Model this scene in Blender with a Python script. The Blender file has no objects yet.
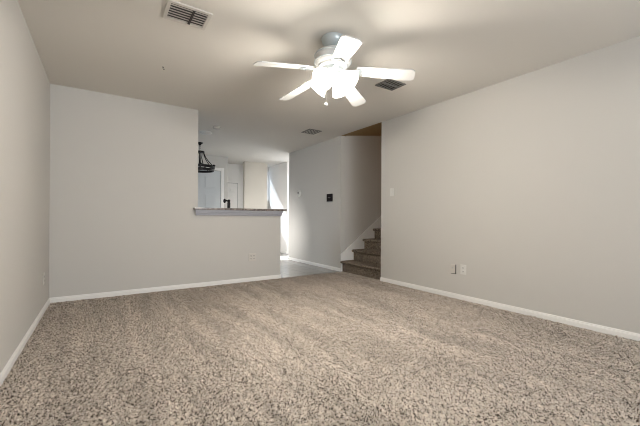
import bpy, bmesh, math, random
from mathutils import Vector, Matrix

random.seed(4)
S = bpy.context.scene
COL = S.collection
PI = math.pi

# ------------------------------------------------------------------ camera
FPX, CY = 329.73, 217.14
YAW, ROLL = 0.5839, 0.0058
fw = Vector((math.sin(YAW), math.cos(YAW), 0))
r0 = Vector((math.cos(YAW), -math.sin(YAW), 0))
u0 = Vector((0, 0, 1))
rt = r0 * math.cos(ROLL) + u0 * math.sin(ROLL)
up = -r0 * math.sin(ROLL) + u0 * math.cos(ROLL)
cd = bpy.data.cameras.new('camera')
cam = bpy.data.objects.new('camera', cd)
COL.objects.link(cam)
M = Matrix.Identity(4)
for i in range(3):
    M[i][0], M[i][1], M[i][2] = rt[i], up[i], -fw[i]
M[2][3] = 0.9716
cam.matrix_world = M
cd.sensor_fit = 'HORIZONTAL'
cd.sensor_width = 36
cd.lens = FPX / 640 * 36
cd.shift_y = (CY - 213) / 640
cd.clip_start = 0.02
S.camera = cam

# ------------------------------------------------------------------ world, sun, window light, added fill lights, exposure
w = bpy.data.worlds.new('daylight')
S.world = w
w.use_nodes = True
bg = w.node_tree.nodes['Background']
bg.inputs[0].default_value = (0.62, 0.78, 1.0, 1)
bg.inputs[1].default_value = 1.2

def light(name, kind, loc, direction, energy, color, **kw):
    d = bpy.data.lights.new(name, kind)
    d.energy = energy
    d.color = color
    for k, v in kw.items():
        setattr(d, k, v)
    o = bpy.data.objects.new(name, d)
    COL.objects.link(o)
    o.location = loc
    o.rotation_euler = Vector(direction).to_track_quat('-Z', 'Y').to_euler()
    return o

light('sun', 'SUN', (4, 14, 8), (0.16, -1, -1.0), 17, (0.80, 0.90, 1.0), angle=0.03)
light('rear_window_daylight', 'AREA', (1.65, -2.93, 1.45), (-0.55, 1, 0.80), 98, (0.90, 0.955, 1.0), shape='RECTANGLE', size=3.0, size_y=1.6)
light('dining_window_daylight', 'AREA', (-0.70, 6.6, 1.5), (1, -0.25, -0.35), 6, (0.93, 0.97, 1.0), shape='RECTANGLE', size=1.5, size_y=1.2, spread=math.radians(80))
light('kitchen_fill', 'AREA', (2.0, 5.7, 0.62), (0.85, 1, -0.04), 8.5, (1.0, 0.98, 0.95), shape='RECTANGLE', size=0.9, size_y=0.5, spread=math.radians(75))  # added fill hidden behind the half wall, brightens the far walls
light('foyer_window_daylight', 'AREA', (5.05, 7.7, 1.5), (-1, 0, -0.2), 13, (1.0, 0.97, 0.92), shape='RECTANGLE', size=1.2, size_y=1.6)
light('floor_sun_patch_fill', 'SPOT', (3.78, 6.98, 2.42), (0, 0, -1), 750, (0.95, 0.98, 1.0), spot_size=math.radians(19), spot_blend=0.15, shadow_soft_size=0.02)  # added spot, stands in for a patch of sun on the floor

light('foyer_fill', 'POINT', (4.35, 7.05, 1.55), (0, 0, -1), 6, (0.97, 0.98, 1.0), shadow_soft_size=0.15)  # added unseen fill behind the hall wall, brightens the foyer
light('stairwell_fill', 'POINT', (5.8, 4.2, 2.1), (0, 0, -1), 2.6, (1.0, 0.50, 0.14), shadow_soft_size=0.1)  # added unseen warm fill that lifts the dark stairwell

vs = S.view_settings
vs.view_transform = 'Standard'
vs.look = 'None'
vs.gamma = 1
vs.use_curve_mapping = False
vs.exposure = 0.58
S.cycles.filter_width = 1.0

# ------------------------------------------------------------------ room dimensions
XL, XR, YB, H = -0.489, 3.5815, 4.7196, 2.44
YR = 3.715      # end of the right wall, near side of the stairs
YS = 4.745      # wall behind the stairs
YREAR = -2.80

# ------------------------------------------------------------------ materials
def mat(name, color, rough=0.6, metal=0.0, emit=None, estr=0.0, spec=0.5):
    m = bpy.data.materials.new(name)
    m.use_nodes = True
    b = m.node_tree.nodes['Principled BSDF']
    b.inputs['Base Color'].default_value = (*color, 1)
    b.inputs['Roughness'].default_value = rough
    b.inputs['Metallic'].default_value = metal
    b.inputs['Specular IOR Level'].default_value = spec
    if emit:
        b.inputs['Emission Color'].default_value = (*emit, 1)
        b.inputs['Emission Strength'].default_value = estr
    return m

def N(m, t, **kw):
    n = m.node_tree.nodes.new(t)
    for k, v in kw.items():
        setattr(n, k, v)
    return n

def paint(name, color, bump=0.04, scale=140, rough=0.75, spec=0.25):
    """wall paint over fine orange-peel texture"""
    m = mat(name, color, rough, spec=spec)
    nt = m.node_tree
    b = nt.nodes['Principled BSDF']
    tc = N(m, 'ShaderNodeTexCoord')
    no = N(m, 'ShaderNodeTexNoise')
    no.inputs['Scale'].default_value = scale
    no.inputs['Detail'].default_value = 3
    bp = N(m, 'ShaderNodeBump')
    bp.inputs['Strength'].default_value = bump
    bp.inputs['Distance'].default_value = 0.004
    nt.links.new(tc.outputs['Object'], no.inputs['Vector'])
    nt.links.new(no.outputs['Fac'], bp.inputs['Height'])
    nt.links.new(bp.outputs['Normal'], b.inputs['Normal'])
    return m

WALL = paint('greige_wall_paint', (0.575, 0.552, 0.515))
CREAM = paint('cream_wall_paint', (0.68, 0.65, 0.60))
TAN = paint('tan_wall_paint', (0.61, 0.57, 0.505))
PALE = paint('brightened_wall_paint', (0.84, 0.82, 0.79))  # far walls: extra brightness is put into the colour instead of light
BROWN = paint('bounce_dimming_brown', (0.17, 0.105, 0.055))  # unseen stairwell walls, coloured dark to dim and warm the bounced light
SOFFIT = paint('dim_soffit_shade', (0.40, 0.27, 0.13))  # dim warm shade of the stairwell is put into this brown
CEIL = paint('ceiling_paint', (0.72, 0.685, 0.63), bump=0.08, scale=90, rough=0.9)
TRIM = mat('white_gloss_trim', (0.84, 0.82, 0.79), 0.35)
DOORW = mat('shaded_white_door', (0.62, 0.64, 0.645), 0.4)  # white door, its cool daylight shade is put into the blue-grey
MOULD = mat('shaded_white_moulding', (0.36, 0.355, 0.385), 0.4)  # white moulding, the shade under the slab is put into the grey
PLATE = mat('almond_plastic', (0.60, 0.565, 0.515), 0.4)
PLATEW = mat('white_plastic', (0.67, 0.655, 0.62), 0.35)
DARK = mat('dark_slot', (0.02, 0.02, 0.02), 0.8)
DUCT = mat('duct_shadow_metal', (0.05, 0.046, 0.042), 0.8)
VENTM = mat('vent_enamel', (0.62, 0.585, 0.53), 0.5)
SLAT = mat('vent_slat_enamel', (0.50, 0.47, 0.43), 0.5)
VENTD = mat('vent_grey_enamel', (0.20, 0.19, 0.175), 0.5)
BRONZE = mat('oil_rubbed_bronze', (0.014, 0.012, 0.012), 0.4, 0.6)
BLACK = mat('black_plastic', (0.012, 0.008, 0.009), 0.6, spec=0.15)
GREYTXT = mat('grey_print', (0.20, 0.19, 0.19), 0.5)
FANW = mat('white_fan_enamel', (0.62, 0.615, 0.60), 0.35)
FANG = mat('pale_fan_metal', (0.50, 0.54, 0.55), 0.3, 0.25)  # the shade on the fan canopy is put into this grey
CHROME = mat('brushed_chain_metal', (0.62, 0.60, 0.56), 0.3, 0.7)
GLASSL = mat('frosted_lit_glass', (0.9, 0.88, 0.84), 0.4, emit=(1.0, 0.95, 0.86), estr=3.6)
BULB = mat('lit_bulb', (1, 1, 1), 0.4, emit=(1.0, 0.93, 0.82), estr=10)
STEEL = mat('steel', (0.5, 0.5, 0.5), 0.3, 0.9)
CABW = mat('cabinet_paint', (0.55, 0.5, 0.44), 0.5)

def carpet(name, tint=(1, 1, 1), dark=1.0):
    m = mat(name, (0.4, 0.33, 0.26), 1.0, spec=0.05)
    nt = m.node_tree
    L = nt.links.new
    b = nt.nodes['Principled BSDF']
    tc = N(m, 'ShaderNodeTexCoord')
    # tufts: one colour per yarn end
    wn = N(m, 'ShaderNodeTexNoise')
    wn.inputs['Scale'].default_value = 120
    wn.inputs['Detail'].default_value = 2
    ad = N(m, 'ShaderNodeVectorMath', operation='MULTIPLY_ADD')
    ad.inputs[1].default_value = (0.008, 0.008, 0.008)
    L(tc.outputs['Object'], wn.inputs['Vector'])
    L(wn.outputs['Color'], ad.inputs[0])
    L(tc.outputs['Object'], ad.inputs[2])
    vo = N(m, 'ShaderNodeTexVoronoi')
    vo.inputs['Scale'].default_value = 165
    L(ad.outputs[0], vo.inputs['Vector'])
    sep = N(m, 'ShaderNodeSeparateColor')
    L(vo.outputs['Color'], sep.inputs[0])
    cr = N(m, 'ShaderNodeValToRGB')
    e = cr.color_ramp.elements
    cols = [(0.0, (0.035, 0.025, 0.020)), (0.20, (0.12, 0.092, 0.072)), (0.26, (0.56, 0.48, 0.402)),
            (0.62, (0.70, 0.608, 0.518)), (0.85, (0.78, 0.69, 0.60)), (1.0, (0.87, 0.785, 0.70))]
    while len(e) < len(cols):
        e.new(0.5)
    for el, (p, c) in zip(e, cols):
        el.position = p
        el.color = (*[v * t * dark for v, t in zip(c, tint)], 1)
    L(sep.outputs[0], cr.inputs[0])
    # clumps of pile a few centimetres wide
    n2 = N(m, 'ShaderNodeTexNoise')
    n2.inputs['Scale'].default_value = 26
    n2.inputs['Detail'].default_value = 3
    L(tc.outputs['Object'], n2.inputs['Vector'])
    r2 = N(m, 'ShaderNodeMapRange')
    r2.inputs[1].default_value = 0.3
    r2.inputs[2].default_value = 0.7
    r2.inputs[3].default_value = 0.80
    r2.inputs[4].default_value = 1.12
    L(n2.outputs['Fac'], r2.inputs[0])
    # vacuum tracks: pile brushed one way and the other
    mp = N(m, 'ShaderNodeMapping')
    mp.inputs['Rotation'].default_value = (0, 0, math.radians(VAC))
    mp.inputs['Scale'].default_value = (4.2, 0.5, 1)
    L(tc.outputs['Object'], mp.inputs['Vector'])
    n3 = N(m, 'ShaderNodeTexNoise')
    n3.inputs['Scale'].default_value = 1.6
    n3.inputs['Detail'].default_value = 4
    n3.inputs['Roughness'].default_value = 0.6
    L(mp.outputs[0], n3.inputs['Vector'])
    r3 = N(m, 'ShaderNodeMapRange')
    r3.inputs[1].default_value = 0.36
    r3.inputs[2].default_value = 0.62
    r3.inputs[3].default_value = 0.82
    r3.inputs[4].default_value = 1.10
    L(n3.outputs['Fac'], r3.inputs[0])
    mu = N(m, 'ShaderNodeMath', operation='MULTIPLY')
    L(r2.outputs[0], mu.inputs[0])
    L(r3.outputs[0], mu.inputs[1])
    vm = N(m, 'ShaderNodeVectorMath', operation='SCALE')
    L(cr.outputs[0], vm.inputs[0])
    L(mu.outputs[0], vm.inputs['Scale'])
    L(vm.outputs[0], b.inputs['Base Color'])
    bp = N(m, 'ShaderNodeBump')
    bp.inputs['Strength'].default_value = 0.6
    bp.inputs['Distance'].default_value = 0.006
    L(vo.outputs['Distance'], bp.inputs['Height'])
    bp.invert = True
    L(bp.outputs['Normal'], b.inputs['Normal'])
    return m

VAC = 5
CARPET = carpet('speckled_frieze_carpet', tint=(0.90, 0.90, 0.905))
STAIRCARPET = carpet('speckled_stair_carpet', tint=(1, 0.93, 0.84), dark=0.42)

def tile_mat():
    m = mat('grey_floor_tile', (0.4, 0.4, 0.38), 0.22)
    nt = m.node_tree
    L = nt.links.new
    b = nt.nodes['Principled BSDF']
    tc = N(m, 'ShaderNodeTexCoord')
    br = N(m, 'ShaderNodeTexBrick')
    br.offset = 0.0
    br.inputs['Color1'].default_value = (0.40, 0.385, 0.36, 1)
    br.inputs['Color2'].default_value = (0.36, 0.35, 0.33, 1)
    br.inputs['Mortar'].default_value = (0.26, 0.25, 0.235, 1)
    br.inputs['Scale'].default_value = 1.0
    br.inputs['Mortar Size'].default_value = 0.006
    br.inputs['Brick Width'].default_value = 0.33
    br.inputs['Row Height'].default_value = 0.33
    L(tc.outputs['Object'], br.inputs['Vector'])
    L(br.outputs['Color'], b.inputs['Base Color'])
    return m
TILE = tile_mat()

def granite(name):
    m = mat(name, (0.3, 0.25, 0.2), 0.2)
    nt = m.node_tree
    L = nt.links.new
    b = nt.nodes['Principled BSDF']
    tc = N(m, 'ShaderNodeTexCoord')
    no = N(m, 'ShaderNodeTexNoise')
    no.inputs['Scale'].default_value = 28
    no.inputs['Detail'].default_value = 6
    no.inputs['Roughness'].default_value = 0.75
    cr = N(m, 'ShaderNodeValToRGB')
    e = cr.color_ramp.elements
    e[0].position, e[0].color = 0.34, (0.06, 0.047, 0.042, 1)
    e[1].position, e[1].color = 0.68, (0.36, 0.31, 0.275, 1)
    x = e.new(0.5)
    x.color = (0.20, 0.165, 0.15, 1)
    L(tc.outputs['Object'], no.inputs['Vector'])
    L(no.outputs['Fac'], cr.inputs[0])
    L(cr.outputs[0], b.inputs['Base Color'])
    return m
GRANITE = granite('brown_speckled_granite')

# ------------------------------------------------------------------ mesh helpers
def bx(bm, lo, hi, bevel=0.0):
    c = [(a + b) / 2 for a, b in zip(lo, hi)]
    s = [abs(b - a) for a, b in zip(lo, hi)]
    r = bmesh.ops.create_cube(bm, size=1, matrix=Matrix.Translation(c) @ Matrix.Diagonal((*s, 1)))
    if bevel:
        es = list({e for v in r['verts'] for e in v.link_edges})
        bmesh.ops.bevel(bm, geom=es, offset=bevel, segments=2, affect='EDGES', profile=0.7)

def prism(bm, pts, axis, a, b):
    """polygon pts (2-D) extruded along axis 0/1/2 from a to b"""
    def P(p, t):
        if axis == 0: return (t, p[0], p[1])
        if axis == 1: return (p[0], t, p[1])
        return (p[0], p[1], t)
    v0 = [bm.verts.new(P(p, a)) for p in pts]
    v1 = [bm.verts.new(P(p, b)) for p in pts]
    bm.faces.new(v0[::-1])
    bm.faces.new(v1)
    n = len(pts)
    for i in range(n):
        bm.faces.new((v0[i], v0[(i + 1) % n], v1[(i + 1) % n], v1[i]))

def lathe(bm, prof, seg=32, mtx=Matrix.Identity(4)):
    rings = []
    for r, z in prof:
        if r < 1e-5:
            rings.append([bm.verts.new(mtx @ Vector((0, 0, z)))])
        else:
            rings.append([bm.verts.new(mtx @ Vector((r * math.cos(2 * PI * k / seg), r * math.sin(2 * PI * k / seg), z))) for k in range(seg)])
    for A, B in zip(rings, rings[1:]):
        if len(A) == 1 and len(B) == 1:
            continue
        for k in range(seg):
            j = (k + 1) % seg
            if len(A) == 1: bm.faces.new((A[0], B[j], B[k]))
            elif len(B) == 1: bm.faces.new((A[k], A[j], B[0]))
            else: bm.faces.new((A[k], A[j], B[j], B[k]))

def tube(bm, pts, r, seg=10, closed=False):
    pts = [Vector(p) for p in pts]
    n = len(pts)
    rings = []
    prev = None
    for i, p in enumerate(pts):
        if closed: t = pts[(i + 1) % n] - pts[i - 1]
        else: t = pts[min(i + 1, n - 1)] - pts[max(i - 1, 0)]
        t.normalize()
        a = prev if prev is not None else (Vector((0, 0, 1)) if abs(t.z) < 0.9 else Vector((1, 0, 0)))
        x = (a - t * a.dot(t)).normalized()
        prev = x
        y = t.cross(x)
        rr = r[i] if isinstance(r, (list, tuple)) else r
        rings.append([bm.verts.new(p + (x * math.cos(2 * PI * k / seg) + y * math.sin(2 * PI * k / seg)) * rr) for k in range(seg)])
    for i in range(n if closed else n - 1):
        A, B = rings[i], rings[(i + 1) % n]
        for k in range(seg):
            j = (k + 1) % seg
            bm.faces.new((A[k], A[j], B[j], B[k]))
    if not closed:
        bm.faces.new(rings[0][::-1])
        bm.faces.new(rings[-1])

def ball(bm, c, r, sx=1, sy=1, sz=1):
    bmesh.ops.create_uvsphere(bm, u_segments=16, v_segments=10, radius=r, matrix=Matrix.Translation(c) @ Matrix.Diagonal((sx, sy, sz, 1)))

def obj(name, bm, m, parent=None, smooth=False):
    bmesh.ops.recalc_face_normals(bm, faces=bm.faces)
    me = bpy.data.meshes.new(name)
    bm.to_mesh(me)
    bm.free()
    o = bpy.data.objects.new(name, me)
    COL.objects.link(o)
    me.materials.append(m)
    if smooth:
        for p in me.polygons:
            p.use_smooth = True
        try:
            me.set_sharp_from_angle(angle=math.radians(38))
        except Exception:
            pass
    if parent:
        o.parent = parent
    return o

def box(name, lo, hi, m, parent=None, bevel=0.0):
    bm = bmesh.new()
    bx(bm, lo, hi, bevel)
    return obj(name, bm, m, parent)

def struct(o):
    o['kind'] = 'structure'
    return o

def thing(name, label, cat, loc=(0, 0, 0), rot=(0, 0, 0), group=None):
    o = bpy.data.objects.new(name, None)
    o.empty_display_size = 0.1
    COL.objects.link(o)
    o.location = loc
    o.rotation_euler = rot
    return tag(o, label, cat, group)

def tag(o, label, cat, group=None):
    o['label'] = label
    o['category'] = cat
    if group:
        o['group'] = group
    return o

# ------------------------------------------------------------------ room shell
T = 0.115
# carpet
def carpet_floor():
    import numpy as np
    rng = np.random.default_rng(3)
    x0, x1, y0, y1, st = XL - 0.02, XR + 0.035, YREAR - 0.02, YB - 0.004, 0.0065
    nx, ny = int((x1 - x0) / st), int((y1 - y0) / st)
    xs, ys = np.meshgrid(np.linspace(x0, x1, nx), np.linspace(y0, y1, ny))
    z = rng.normal(0, 0.0065, xs.shape).clip(-0.012, 0.012) - 0.006
    jx = rng.uniform(-0.4, 0.4, xs.shape) * st
    jy = rng.uniform(-0.4, 0.4, xs.shape) * st
    jx[:, [0, -1]] = 0; jy[[0, -1], :] = 0
    co = np.stack([xs + jx, ys + jy, z], -1).astype(np.float32).reshape(-1, 3)
    i = np.arange(nx * ny).reshape(ny, nx)
    q = np.stack([i[:-1, :-1], i[:-1, 1:], i[1:, 1:], i[1:, :-1]], -1).reshape(-1, 4).astype(np.int32)
    me = bpy.data.meshes.new('floor')
    me.vertices.add(len(co))
    me.vertices.foreach_set('co', co.ravel())
    me.loops.add(q.size)
    me.loops.foreach_set('vertex_index', q.ravel())
    me.polygons.add(len(q))
    me.polygons.foreach_set('loop_start', np.arange(0, q.size, 4, dtype=np.int32))
    me.update(calc_edges=True)
    me.materials.append(CARPET)
    o = bpy.data.objects.new('floor', me)
    COL.objects.link(o)
    return struct(o)
carpet_floor()
def tile_floor():
    bm = bmesh.new()
    bx(bm, (XL - 0.1, YB - 0.004, -0.06), (XR + 0.04, 9.25, -0.006))
    bx(bm, (XR + 0.04, 6.6, -0.06), (5.0, 9.25, -0.006))
    return struct(obj('floor_tile', bm, TILE))
tile_floor()
# ceiling (one slab, left open over the stairs)
bm = bmesh.new()
prism(bm, [(XL - 0.1, YREAR - 0.1), (XR, YREAR - 0.1), (XR, YS + 0.05), (5.0, YS + 0.05), (5.0, 9.25), (XL - 0.1, 9.25)], 2, H, H + 0.15)
struct(obj('ceiling', bm, CEIL))

def wall_with_hole(name, axis, a, b, u0, u1, z0, z1, hole, m):
    """slab from a to b along axis, spanning u and z, with one rectangular hole (hu0,hu1,hz0,hz1)"""
    h0, h1, g0, g1 = hole
    bm = bmesh.new()
    def q(ua, ub, za, zb):
        if ub - ua < 1e-4 or zb - za < 1e-4:
            return
        if axis == 0: bx(bm, (a, ua, za), (b, ub, zb))
        else: bx(bm, (ua, a, za), (ub, b, zb))
    q(u0, h0, z0, z1)
    q(h1, u1, z0, z1)
    q(h0, h1, z0, g0)
    q(h0, h1, g1, z1)
    return struct(obj(name, bm, m))

wall_with_hole('wall_left', 0, XL - T, XL, YREAR - 0.1, 9.25, -0.05, H, (5.85, 7.35, 0.9, 2.1), WALL)
wall_with_hole('wall_rear', 1, YREAR - T, YREAR, XL, XR, -0.05, H, (0.10, 3.30, 0.60, 2.25), WALL)
struct(box('wall_right', (XR, YREAR - 0.1, -0.05), (XR + T, YR, H + 0.1), WALL))
struct(box('wall_back', (XL, YB, -0.05), (1.10, YB + T, H), WALL))
struct(box('wall_bar', (1.10, YB, -0.05), (2.368, YB + T, 1.045), WALL))
struct(box('wall_hall', (XR, YS + 0.001, -0.05), (XR + T, 6.72, H), WALL))
struct(box('wall_stairs', (XR + T, YS, -0.05), (6.2, YS + T, 3.6), WALL))
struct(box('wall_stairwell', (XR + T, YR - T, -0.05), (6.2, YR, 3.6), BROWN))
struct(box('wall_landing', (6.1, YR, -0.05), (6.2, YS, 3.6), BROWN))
struct(box('wall_closet', (XR + T, 6.60, -0.05), (5.0, 6.72, H), WALL))
# ceiling that climbs over the stairs
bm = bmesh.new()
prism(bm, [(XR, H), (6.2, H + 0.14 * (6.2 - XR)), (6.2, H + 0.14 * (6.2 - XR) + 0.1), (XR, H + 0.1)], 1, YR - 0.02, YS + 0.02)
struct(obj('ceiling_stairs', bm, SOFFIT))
# walls beyond the dining area
YA, YF, YC, XD = 8.05, 9.0, 8.40, 4.10
struct(box('wall_dining', (XL, YA, -0.05), (2.58, YA + T, H), WALL))
struct(box('wall_passage', (2.58 - T, YA + T, -0.05), (2.58, YF, H), WALL))
wall_with_hole('wall_far', 1, YF, YF + 0.1, 2.46, XD + 0.1, -0.05, H, (3.78, 4.08, 1.45, 2.30), PALE)
struct(box('wall_entry', (3.145, YC, -0.05), (3.80, YC + 0.1, H), TAN))
struct(box('wall_foyer', (XD, 7.80, -0.05), (XD + 0.1, YF, H), PALE))
wall_with_hole('wall_foyer_right', 0, 4.75, 4.85, 6.72, 9.1, -0.05, H, (7.05, 8.3, 0.7, 2.2), CREAM)

# ------------------------------------------------------------------ baseboards and trim
BBH, BBT = 0.056, 0.013
def base_board(name, axis, face, out, u0, u1, m=TRIM):
    """moulded baseboard; face = wall plane, out = +1/-1 direction into the room"""
    prof = [(0, -0.004), (BBT, -0.004), (BBT, BBH * 0.66), (BBT * 0.62, BBH * 0.74), (BBT * 0.55, BBH * 0.92), (BBT * 0.25, BBH), (0, BBH)]
    pts = [(face + out * d, z) for d, z in prof]
    bm = bmesh.new()
    if axis == 0:   # wall plane x = face, runs in y
        v = [[bm.verts.new((p[0], u, p[1])) for p in pts] for u in (u0, u1)]
    else:
        v = [[bm.verts.new((u, p[0], p[1])) for p in pts] for u in (u0, u1)]
    n = len(pts)
    bm.faces.new(v[0]); bm.faces.new(v[1][::-1])
    for i in range(n):
        bm.faces.new((v[0][i], v[0][(i + 1) % n], v[1][(i + 1) % n], v[1][i]))
    return struct(obj(name, bm, m))
base_board('baseboard_left', 0, XL, 1, YREAR, YB)
base_board('baseboard_back', 1, YB, -1, XL, 2.368 + BBT)
base_board('baseboard_bar', 0, 2.368, 1, YB, YB + T)
base_board('baseboard_right', 0, XR, -1, YREAR, YR)
base_board('baseboard_rear', 1, YREAR, 1, XL, XR)
base_board('baseboard_hall', 0, XR, -1, YS, 6.72)
base_board('baseboard_foyer', 0, XD, -1, 7.80, YF)

def window(name, axis, face, u0, u1, z0, z1, cols=2, rows=2):
    bm = bmesh.new()
    d = 0.05
    def q(ua, ub, za, zb, t0=-d / 2, t1=d / 2):
        if axis == 0: bx(bm, (face + t0, ua, za), (face + t1, ub, zb))
        else: bx(bm, (ua, face + t0, za), (ub, face + t1, zb))
    f = 0.04
    q(u0, u0 + f, z0, z1); q(u1 - f, u1, z0, z1); q(u0 + f, u1 - f, z0, z0 + f); q(u0 + f, u1 - f, z1 - f, z1)
    for i in range(1, cols):
        u = u0 + (u1 - u0) * i / cols
        q(u - 0.012, u + 0.012, z0 + f, z1 - f, -0.012, 0.012)
    for i in range(1, rows):
        z = z0 + (z1 - z0) * i / rows
        q(u0 + f, u1 - f, z - 0.012, z + 0.012, -0.012, 0.012)
    return struct(obj(name, bm, TRIM))
window('window_1', 1, YREAR - T / 2, 0.10, 3.30, 0.60, 2.25, 3, 2)
window('window_2', 0, XL - T / 2, 5.85, 7.35, 0.9, 2.1, 2, 2)
window('window_3', 0, 4.80, 7.05, 8.3, 0.7, 2.2, 2, 2)
bm = bmesh.new()
bx(bm, (3.80, YF + 0.04, 1.66), (4.08, YF + 0.06, 1.68))
bx(bm, (3.80, YF + 0.04, 1.90), (4.08, YF + 0.06, 1.92))
bx(bm, (3.80, YF + 0.04, 2.14), (4.08, YF + 0.06, 2.16))
struct(obj('window_4', bm, TRIM))

# ------------------------------------------------------------------ doors in the far walls
def door(name, x0, x1, ztop, yface, casing, left=True, right=True, panels=True, m=DOORW):
    """door in a wall whose visible face is y = yface (seen from smaller y)"""
    bm = bmesh.new()
    bx(bm, (x0, yface - 0.012, 0.0), (x1, yface + 0.02, ztop))
    if panels:
        W = x1 - x0
        for c in (0, 1):
            a = x0 + W * (0.13 + 0.41 * c)
            b = a + W * 0.33
            for z0, z1 in ((0.2, 0.78), (0.9, 1.52), (1.64, ztop - 0.12)):
                bx(bm, (a, yface - 0.016, z0), (b, yface - 0.010, z1), 0.003)
                bx(bm, (a + 0.03, yface - 0.022, z0 + 0.03), (b - 0.03, yface - 0.012, z1 - 0.03), 0.004)
    d = struct(obj(name, bm, m))
    bm = bmesh.new()
    g = 0.008
    if left: bx(bm, (x0 - g - casing, yface - 0.026, 0), (x0 - g, yface + 0.01, ztop + g + casing), 0.003)
    if right: bx(bm, (x1 + g, yface - 0.026, 0), (x1 + g + casing, yface + 0.01, ztop + g + casing), 0.003)
    bx(bm, (x0 - g, yface - 0.026, ztop + g), (x1 + g, yface + 0.01, ztop + g + casing), 0.003)
    obj('casing', bm, TRIM, d)
    bm = bmesh.new()
    if right: bx(bm, (x1, yface - 0.008, 0), (x1 + g, yface - 0.002, ztop))
    bx(bm, (x0, yface - 0.008, ztop), (x1, yface - 0.002, ztop + g))
    obj('gap_shade', bm, DARK, d)  # dark strips stand in for the shade between door and casing
    bm = bmesh.new()
    lathe(bm, [(0, 0), (0.028, 0), (0.028, 0.008), (0.012, 0.012), (0.012, 0.035), (0.028, 0.05), (0.026, 0.066), (0, 0.072)], 16,
          Matrix.Translation((x0 + 0.07, yface - 0.012, 0.95)) @ Matrix.Rotation(PI / 2, 4, 'X'))
    obj('door_knob', bm, BRONZE, d, True)
    return d
door('door_1', 1.56, 2.405, 2.075, YA, 0.07)
door('door_2', 2.66, 3.165, 1.90, YF, 0.06, m=TRIM)

# ------------------------------------------------------------------ staircase
st = thing('staircase', 'carpeted brown staircase climbing to the right behind the end of the long wall', 'stairs', (XR, YR, 0))
RISE, RUN = 0.190, 0.258
for k in range(9):
    x0 = 0.018 + k * RUN
    z0, z1 = k * RISE, (k + 1) * RISE
    bm = bmesh.new()
    n = 0.034   # rounded nosing
    pts = [(x0 + 0.016, -0.03 if k == 0 else z0 - 0.06), (x0 + 0.014, z1 - 0.050), (x0 - n * 0.6, z1 - 0.042), (x0 - n, z1 - 0.03), (x0 - n * 0.9, z1 - 0.010),
           (x0 - n * 0.4, z1), (x0 + RUN + 0.02, z1), (x0 + RUN + 0.02, -0.03 if k == 0 else z0 - 0.06)]
    prism(bm, pts, 1, 0.002, YS - YR - 0.018)
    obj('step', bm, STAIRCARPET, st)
# white skirt board along the wall
bm = bmesh.new()
zt0 = 0.295
sl = 0.712
prism(bm, [(0.0, -0.004), (2.3, -0.004), (2.3, zt0 + 2.3 * sl), (0.0, zt0)], 1, YS - YR - 0.016, YS - YR - 0.002)
obj('skirt_board', bm, TRIM, st)
bm = bmesh.new()
prism(bm, [(-0.002, zt0 - 0.012), (2.3, zt0 - 0.012 + 2.3 * sl), (2.3, zt0 + 0.012 + 2.3 * sl), (-0.002, zt0 + 0.012)], 1, YS - YR - 0.024, YS - YR - 0.002)
obj('cap_moulding', bm, TRIM, st)

# ------------------------------------------------------------------ breakfast bar ledge
bar = thing('bar_top', 'brown granite bar top with white moulding on the half wall', 'countertop', (1.1, YB, 1.045))
bm = bmesh.new()
bx(bm, (-0.058, -0.085, 0.018), (1.335, T + 0.16, 0.048), 0.006)
obj('granite_slab', bm, GRANITE, bar)
bm = bmesh.new()
bx(bm, (0.002, 0.0, 0.001), (1.266, T, 0.018))
obj('support_board', bm, MOULD, bar)
bm = bmesh.new()
# stepped moulding under the slab
for lo, hi in (((-0.045, -0.066, -0.012), (1.275, 0.0, 0.018)), ((-0.040, -0.050, -0.034), (1.272, 0.0, -0.012)), ((-0.034, -0.034, -0.058), (1.270, 0.0, -0.034))):
    bx(bm, lo, hi, 0.004)
obj('moulding', bm, MOULD, bar)

# kitchen run behind the half wall (carries the tap)
cab = thing('sink_cabinet', 'low kitchen sink cabinet hidden behind the half wall under the bar', 'cabinet', (1.15, YB + T + 0.004, -0.006))
box('body', (0, 0, 0.0), (1.2, 0.56, 0.88), CABW, cab)
box('worktop', (-0.01, 0, 0.88), (1.22, 0.60, 0.916), GRANITE, cab)
tap = thing('kitchen_tap', 'dark bronze kitchen tap rising behind the bar top', 'tap', (1.655, 5.10, 0.912))
bm = bmesh.new()
lathe(bm, [(0, 0), (0.03, 0), (0.03, 0.012), (0.02, 0.02), (0.02, 0.12), (0.024, 0.13), (0.024, 0.27), (0.02, 0.29), (0.024, 0.31), (0.016, 0.325), (0, 0.33)], 16)
obj('tap_body', bm, BRONZE, tap, True)
bm = bmesh.new()
tube(bm, [(0, 0, 0.29), (-0.02, 0.0, 0.305), (-0.04, 0.0, 0.31), (-0.056, 0.01, 0.30)], [0.012, 0.012, 0.014, 0.014])
ball(bm, (-0.062, 0.012, 0.305), 0.026, 0.8, 0.9, 1.35)
obj('spout', bm, BRONZE, tap, True)

# ------------------------------------------------------------------ ceiling fan
FX, FY = 1.575, 2.205
fan = thing('ceiling_fan', 'white five-blade ceiling fan with lit glass shades', 'ceiling fan', (FX, FY, H))
bm = bmesh.new()
lathe(bm, [(0, 0), (0.094, 0), (0.096, -0.012), (0.090, -0.037), (0.068, -0.064), (0.036, -0.082), (0.022, -0.088), (0, -0.088)], 40)
obj('canopy', bm, FANG, fan, True)
bm = bmesh.new()
tube(bm, [(0, 0, -0.08), (0, 0, -0.11)], 0.014, 16)
obj('downrod', bm, FANG, fan, True)
bm = bmesh.new()
lathe(bm, [(0, -0.095), (0.03, -0.095), (0.05, -0.100), (0.110, -0.112), (0.142, -0.130), (0.150, -0.150), (0.150, -0.200), (0.138, -0.218), (0.120, -0.226),
           (0.118, -0.240), (0.09, -0.248), (0, -0.248)], 48)
obj('motor_housing', bm, FANW, fan, True)
bm = bmesh.new()
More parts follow.
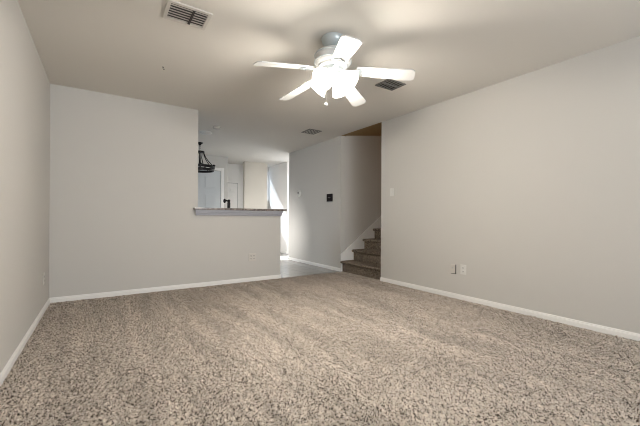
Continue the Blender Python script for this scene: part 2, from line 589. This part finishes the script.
for z, r in ((-0.150, 0.151), (-0.200, 0.151)):
    tube(bm, [(r * math.cos(a), r * math.sin(a), z) for a in [2 * PI * k / 48 for k in range(48)]], 0.004, 6, closed=True)
obj('housing_bands', bm, FANG, fan, True)
BZ = -0.258
for k in range(5):
    ang = math.radians(-114.5 + 72 * k)
    Rz = Matrix.Rotation(ang, 4, 'Z') @ Matrix.Translation((0, 0, BZ)) @ Matrix.Rotation(math.radians(7.5), 4, 'Y') @ Matrix.Rotation(math.radians(-12), 4, 'X')
    bm = bmesh.new()
    # plan of blade with clipped corners
    pl = [(0.205, -0.056), (0.628, -0.070), (0.655, -0.050), (0.658, 0.0), (0.655, 0.050), (0.628, 0.070), (0.205, 0.056), (0.195, 0.0)]
    lo = [bm.verts.new(Rz @ Vector((x, y, -0.004))) for x, y in pl]
    hi = [bm.verts.new(Rz @ Vector((x, y, 0.004))) for x, y in pl]
    bm.faces.new(lo[::-1]); bm.faces.new(hi)
    for i in range(len(pl)):
        j = (i + 1) % len(pl)
        bm.faces.new((lo[i], lo[j], hi[j], hi[i]))
    bl = obj('blade', bm, FANW, fan)
    bm = bmesh.new()
    pi_ = [(0.085, -0.022), (0.13, -0.016), (0.17, -0.018), (0.215, -0.040), (0.265, -0.042), (0.275, -0.02), (0.300, 0.0), (0.275, 0.02), (0.265, 0.042), (0.215, 0.040), (0.17, 0.018), (0.13, 0.016), (0.085, 0.022)]
    lo = [bm.verts.new(Rz @ Vector((x, y, -0.012))) for x, y in pi_]
    hi = [bm.verts.new(Rz @ Vector((x, y, -0.0042))) for x, y in pi_]
    bm.faces.new(lo[::-1]); bm.faces.new(hi)
    for i in range(len(pi_)):
        j = (i + 1) % len(pi_)
        bm.faces.new((lo[i], lo[j], hi[j], hi[i]))
    for sx, sy in ((0.235, 0.026), (0.235, -0.026), (0.275, 0)):
        ball(bm, Rz @ Vector((sx, sy, -0.013)), 0.006, 1, 1, 0.6)
    obj('blade_iron', bm, FANG, bl)
bm = bmesh.new()
lathe(bm, [(0, -0.248), (0.085, -0.248), (0.085, -0.275), (0.062, -0.282), (0.066, -0.30), (0.060, -0.335), (0.034, -0.352), (0.020, -0.380), (0.012, -0.390), (0, -0.392)], 32)
obj('light_fitter', bm, FANG, fan, True)
for k in range(4):
    a = math.radians(-66 + 90 * k)
    ax = Matrix.Rotation(a, 4, 'Z') @ Matrix.Translation((0.062, 0, -0.308)) @ Matrix.Rotation(math.radians(130), 4, 'Y')
    # local +Z now points outward and down along the shade's axis
    bm = bmesh.new()
    tube(bm, [ax @ Vector((0, 0, -0.02)), ax @ Vector((0, 0, 0.022))], 0.02, 14)
    soc = obj('socket', bm, FANG, fan, True)
    bm = bmesh.new()
    prof = [(0.024, 0.012), (0.030, 0.020), (0.050, 0.040), (0.064, 0.065), (0.072, 0.092), (0.079, 0.112), (0.090, 0.126),
            (0.087, 0.127), (0.075, 0.112), (0.068, 0.092), (0.060, 0.065), (0.046, 0.040), (0.026, 0.022), (0.020, 0.014)]
    lathe(bm, prof, 28, ax)
    sh = obj('glass_shade', bm, GLASSL, fan, True)
    bm = bmesh.new()
    lathe(bm, [(0, 0.022), (0.012, 0.026), (0.013, 0.036), (0.021, 0.048), (0.023, 0.058), (0.018, 0.070), (0, 0.076)], 16, ax)
    bu = obj('bulb', bm, BULB, sh, True)
    ld = bpy.data.lights.new('bulb_light', 'POINT')
    ld.energy = 24.5
    ld.color = (1.0, 0.94, 0.85)
    ld.shadow_soft_size = 0.05
    lo_ = bpy.data.objects.new('bulb_light', ld)
    COL.objects.link(lo_)
    lo_.location = Vector((FX, FY, H)) + ax @ Vector((0, 0, 0.104))
bm = bmesh.new()
tube(bm, [(-0.045, -0.030, -0.31), (-0.100, -0.058, -0.325), (-0.112, -0.066, -0.36), (-0.112, -0.066, -0.565)], 0.0022, 6)
pc = obj('pull_chain', bm, CHROME, fan)
bm = bmesh.new()
lathe(bm, [(0, -0.565), (0.006, -0.568), (0.013, -0.580), (0.012, -0.592), (0, -0.600)], 14, Matrix.Translation((-0.112, -0.066, 0)))
obj('chain_knob', bm, FANW, pc, True)

# ------------------------------------------------------------------ ceiling registers
def vent(label, cx, cy, wx, wy, fr, slats, frame_mat, slat_mat, split=True, along='x', group=None):
    t = thing('ceiling_vent', label, 'air vent', (cx, cy, H))
    bm = bmesh.new()
    x, y = wx / 2, wy / 2
    z0, z1 = -0.010, 0.0
    bx(bm, (-x, -y, z0), (x, -y + fr, z1), 0.003)
    bx(bm, (-x, y - fr, z0), (x, y, z1), 0.003)
    bx(bm, (-x, -y + fr, z0), (-x + fr, y - fr, z1), 0.003)
    bx(bm, (x - fr, -y + fr, z0), (x, y - fr, z1), 0.003)
    obj('frame', bm, frame_mat, t)
    box('duct_shade', (-x + fr, -y + fr, -0.002), (x - fr, y - fr, 0.0), DUCT, t)  # thin dark sheet stands in for the shaded recess behind the louvres
    n = slats
    ix, iy = x - fr, y - fr
    for k in range(n):
        bm = bmesh.new()
        if along == 'x':
            c = -iy + (k + 0.5) * 2 * iy / n
            hw = 2 * iy / n * 0.25
            prism(bm, [(c - hw, -0.0095), (c + hw, -0.0075), (c + hw, -0.006), (c - hw, -0.008)], 0, -ix, ix)
        else:
            c = -ix + (k + 0.5) * 2 * ix / n
            hw = 2 * ix / n * 0.25
            prism(bm, [(c - hw, -0.0095), (c + hw, -0.0075), (c + hw, -0.006), (c - hw, -0.008)], 1, -iy, iy)
        obj('louvre', bm, slat_mat, t)
    if split:
        if along == 'x': box('divider', (0.02, -iy, -0.013), (0.036, iy, -0.002), DUCT, t)
        else: box('divider', (-ix, -0.008, -0.013), (ix, 0.008, -0.002), slat_mat, t)
    return t
vent('large cream ceiling vent with dark slots near the left wall', 0.512, 2.545, 0.30, 0.245, 0.026, 6, VENTM, SLAT)
vent('dark grey ceiling vent half hidden by a fan blade', 2.645, 2.61, 0.265, 0.215, 0.014, 6, VENTD, VENTD, along='y')
vent('small ceiling vent over the hall entrance', 2.99, 4.80, 0.25, 0.27, 0.02, 5, VENTD, VENTM, along='y', split=False)

# white plate and smoke alarm on the dining ceiling
t = thing('smoke_detector', 'round white smoke alarm on the ceiling beyond the end of the back wall', 'smoke detector', (1.565, 5.45, H))
bm = bmesh.new()
lathe(bm, [(0, 0), (0.068, 0), (0.068, -0.014), (0.060, -0.028), (0.03, -0.034), (0, -0.034)], 28)
obj('casing', bm, SLAT, t, True)
bm = bmesh.new()
lathe(bm, [(0, -0.034), (0.010, -0.034), (0.009, -0.038), (0, -0.038)], 12)
obj('test_button', bm, PLATE, t, True)
t = thing('ceiling_light', 'pale flush ceiling plate above the chandelier', 'ceiling plate', (1.50, 5.89, H))
bm = bmesh.new()
lathe(bm, [(0, 0), (0.105, 0), (0.105, -0.016), (0.09, -0.026)], 28)
obj('rim', bm, PLATEW, t, True)
bm = bmesh.new()
lathe(bm, [(0.09, -0.022), (0.07, -0.036), (0.035, -0.045), (0, -0.048)], 28)
obj('diffuser', bm, PLATEW, t, True)
bm = bmesh.new()
lathe(bm, [(0, 0), (0.008, 0), (0.006, -0.004), (0, -0.004)], 10)
tube(bm, [(0, 0, -0.003), (0, 0, -0.018), (0.005, -0.003, -0.026), (0.010, -0.006, -0.024), (0.011, -0.006, -0.018)], 0.0022, 6)
hk = obj('ceiling_hook', bm, BRONZE)
hk.location = (0.493, 3.563, H)
tag(hk, 'tiny dark metal hook screwed into the bare ceiling at left', 'hook')

# ------------------------------------------------------------------ chandelier over the dining space
CX, CYY = 1.615, 6.79
ch = thing('chandelier', 'black iron ring chandelier beyond the end of the back wall', 'chandelier', (CX, CYY, H))
bm = bmesh.new()
lathe(bm, [(0, 0), (0.06, 0), (0.058, -0.012), (0.035, -0.030), (0.014, -0.038), (0, -0.038)], 24)
ball(bm, (0, 0, -0.03), 0.028)
obj('canopy', bm, BRONZE, ch, True)
bm = bmesh.new()
for i in range(6):
    zc = -0.048 - i * 0.022
    pts = []
    for k in range(12):
        a = 2 * PI * k / 12
        d, e = 0.008 * math.cos(a), 0.014 * math.sin(a)
        pts.append((d, 0, zc + e) if i % 2 else (0, d, zc + e))
    tube(bm, pts, 0.0035, 6, closed=True)
obj('chain', bm, BRONZE, ch, True)
bm = bmesh.new()
lathe(bm, [(0, -0.165), (0.02, -0.165), (0.085, -0.172), (0.09, -0.180), (0.085, -0.200), (0.02, -0.205), (0, -0.205)], 28)
obj('top_hub', bm, BRONZE, ch, True)
RR = 0.275
bm = bmesh.new()
lathe(bm, [(RR - 0.006, -0.462), (RR + 0.014, -0.462), (RR + 0.014, -0.512), (RR - 0.006, -0.512), (RR - 0.006, -0.462)], 48)
lathe(bm, [(RR - 0.03, -0.522), (RR - 0.006, -0.522), (RR - 0.006, -0.566), (RR - 0.03, -0.566), (RR - 0.03, -0.522)], 48)
obj('ring', bm, BRONZE, ch, True)
for k in range(6):
    a = math.radians(20 + 60 * k)
    c, s = math.cos(a), math.sin(a)
    bm = bmesh.new()
    P = [(0.08, -0.19), (0.10, -0.25), (0.13, -0.31), (0.175, -0.37), (0.225, -0.42), (0.262, -0.46), (0.275, -0.495), (0.262, -0.53), (0.23, -0.548)]
    tube(bm, [(c * r, s * r, z) for r, z in P], 0.008, 8)
    obj('arm', bm, BRONZE, ch, True)
    bm = bmesh.new()
    P = [(0.05, -0.2), (0.04, -0.3), (0.07, -0.42), (0.14, -0.52), (0.235, -0.55)]
    tube(bm, [(c * r, s * r, z) for r, z in P], 0.006, 8)
    obj('inner_rod', bm, BRONZE, ch, True)
    bm = bmesh.new()
    lathe(bm, [(0, -0.475), (0.012, -0.475), (0.028, -0.462), (0.03, -0.455), (0.012, -0.453), (0.011, -0.44), (0, -0.44)], 14, Matrix.Translation((c * 0.295, s * 0.295, 0)))
    obj('candle_cup', bm, BRONZE, ch, True)

# ------------------------------------------------------------------ things on the walls
def on_right(y, z): return (XR, y, z), (0, 0, -PI / 2)     # local x runs along the wall, local -y out of it
def on_back(x, z): return (x, YB, z), (0, 0, 0)
def on_left(y, z): return (XL, y, z), (0, 0, PI / 2)

def plate_part(t, w, h, m, d=0.007):
    bm = bmesh.new()
    bx(bm, (-w / 2, -d, -h / 2), (w / 2, 0, h / 2), 0.003)
    return obj('cover_plate', bm, m, t)

def outlet(label, place, group=None, gangs=1, m=PLATE):
    loc, rot = place
    t = thing('wall_outlet', label, 'outlet', loc, rot, group)
    plate_part(t, 0.072 + 0.046 * (gangs - 1), 0.116, m)
    for g in range(gangs):
        gx = (g - (gangs - 1) / 2) * 0.046
        for zc in (0.02, -0.02):
            bm = bmesh.new()
            bx(bm, (gx - 0.016, -0.0095, zc - 0.014), (gx + 0.016, -0.006, zc + 0.014), 0.002)
            so = obj('socket', bm, m, t)
            bm = bmesh.new()
            bx(bm, (gx - 0.0085, -0.0105, zc - 0.003), (gx - 0.0055, -0.0090, zc + 0.007))
            bx(bm, (gx + 0.0055, -0.0105, zc - 0.003), (gx + 0.0085, -0.0090, zc + 0.007))
            bx(bm, (gx - 0.003, -0.0105, zc - 0.011), (gx + 0.003, -0.0090, zc - 0.006))
            obj('slots', bm, DARK, so)
    return t
outlet('wide wall outlet below the bar on the half wall', on_back(1.897, 0.362), gangs=2)
outlet('single wall outlet low on the left wall near the corner', on_left(4.30, 0.338))
outlet('white outlet low on the long right wall, right one of the pair', on_right(2.325, 0.358), m=PLATEW)
# coaxial plate, a little proud of the wall
loc, rot = on_right(2.458, 0.352)
t = thing('cable_plate', 'pale cable socket plate left of the outlet on the long right wall', 'cable plate', loc, rot)
bm = bmesh.new()
bx(bm, (-0.030, -0.012, -0.054), (0.032, -0.001, 0.054), 0.003)
obj('cover_plate', bm, PLATE, t)
bm = bmesh.new()
bx(bm, (0.0325, -0.010, -0.056), (0.038, -0.0005, 0.054))
bx(bm, (-0.030, -0.010, -0.060), (0.038, -0.0005, -0.0545))
obj('plate_gap_shadow', bm, DARK, t)  # dark strips stand in for the shadow gap beside and below the plate
bm = bmesh.new()
lathe(bm, [(0, 0), (0.009, 0), (0.009, 0.004), (0.0055, 0.004), (0.0055, 0.014), (0, 0.014)], 12, Matrix.Translation((-0.002, -0.012, 0.012)) @ Matrix.Rotation(PI / 2, 4, 'X'))
obj('jack', bm, STEEL, t, True)
# light switch
loc, rot = on_right(3.487, 1.347)
t = thing('light_switch', 'light switch plate at the stair end of the long right wall', 'switch', loc, rot)
plate_part(t, 0.072, 0.116, PLATEW)
bm = bmesh.new()
bx(bm, (-0.005, -0.010, -0.012), (0.005, -0.006, 0.012), 0.001)
prism(bm, [(-0.007, 0.002), (-0.018, 0.009), (-0.016, 0.013), (-0.007, 0.010)], 0, -0.004, 0.004)
obj('toggle', bm, PLATEW, t)
# thermostat
loc, rot = on_right(6.235, 1.485)
t = thing('thermostat', 'small white thermostat on the hall wall', 'thermostat', loc, rot)
bm = bmesh.new()
lathe(bm, [(0, 0), (0.075, 0), (0.075, 0.012), (0.066, 0.022), (0.05, 0.026), (0, 0.026)], 28, Matrix.Rotation(PI / 2, 4, 'X'))
obj('housing', bm, PLATEW, t, True)
bm = bmesh.new()
bx(bm, (-0.035, -0.029, -0.005), (0.005, -0.025, 0.035), 0.002)
obj('display', bm, DARK, t)
# black panel
loc, rot = on_right(5.08, 1.339)
t = thing('alarm_panel', 'small black square control panel on the hall wall by the stairs', 'control panel', loc, rot)
bm = bmesh.new()
bx(bm, (-0.085, -0.022, -0.072), (0.085, 0.0, 0.072), 0.004)
obj('housing', bm, BLACK, t)
bm = bmesh.new()
for i in range(4):
    bx(bm, (-0.042 + i * 0.022, -0.0235, -0.006), (-0.028 + i * 0.022, -0.0215, 0.006))
obj('indicator_row', bm, GREYTXT, t)
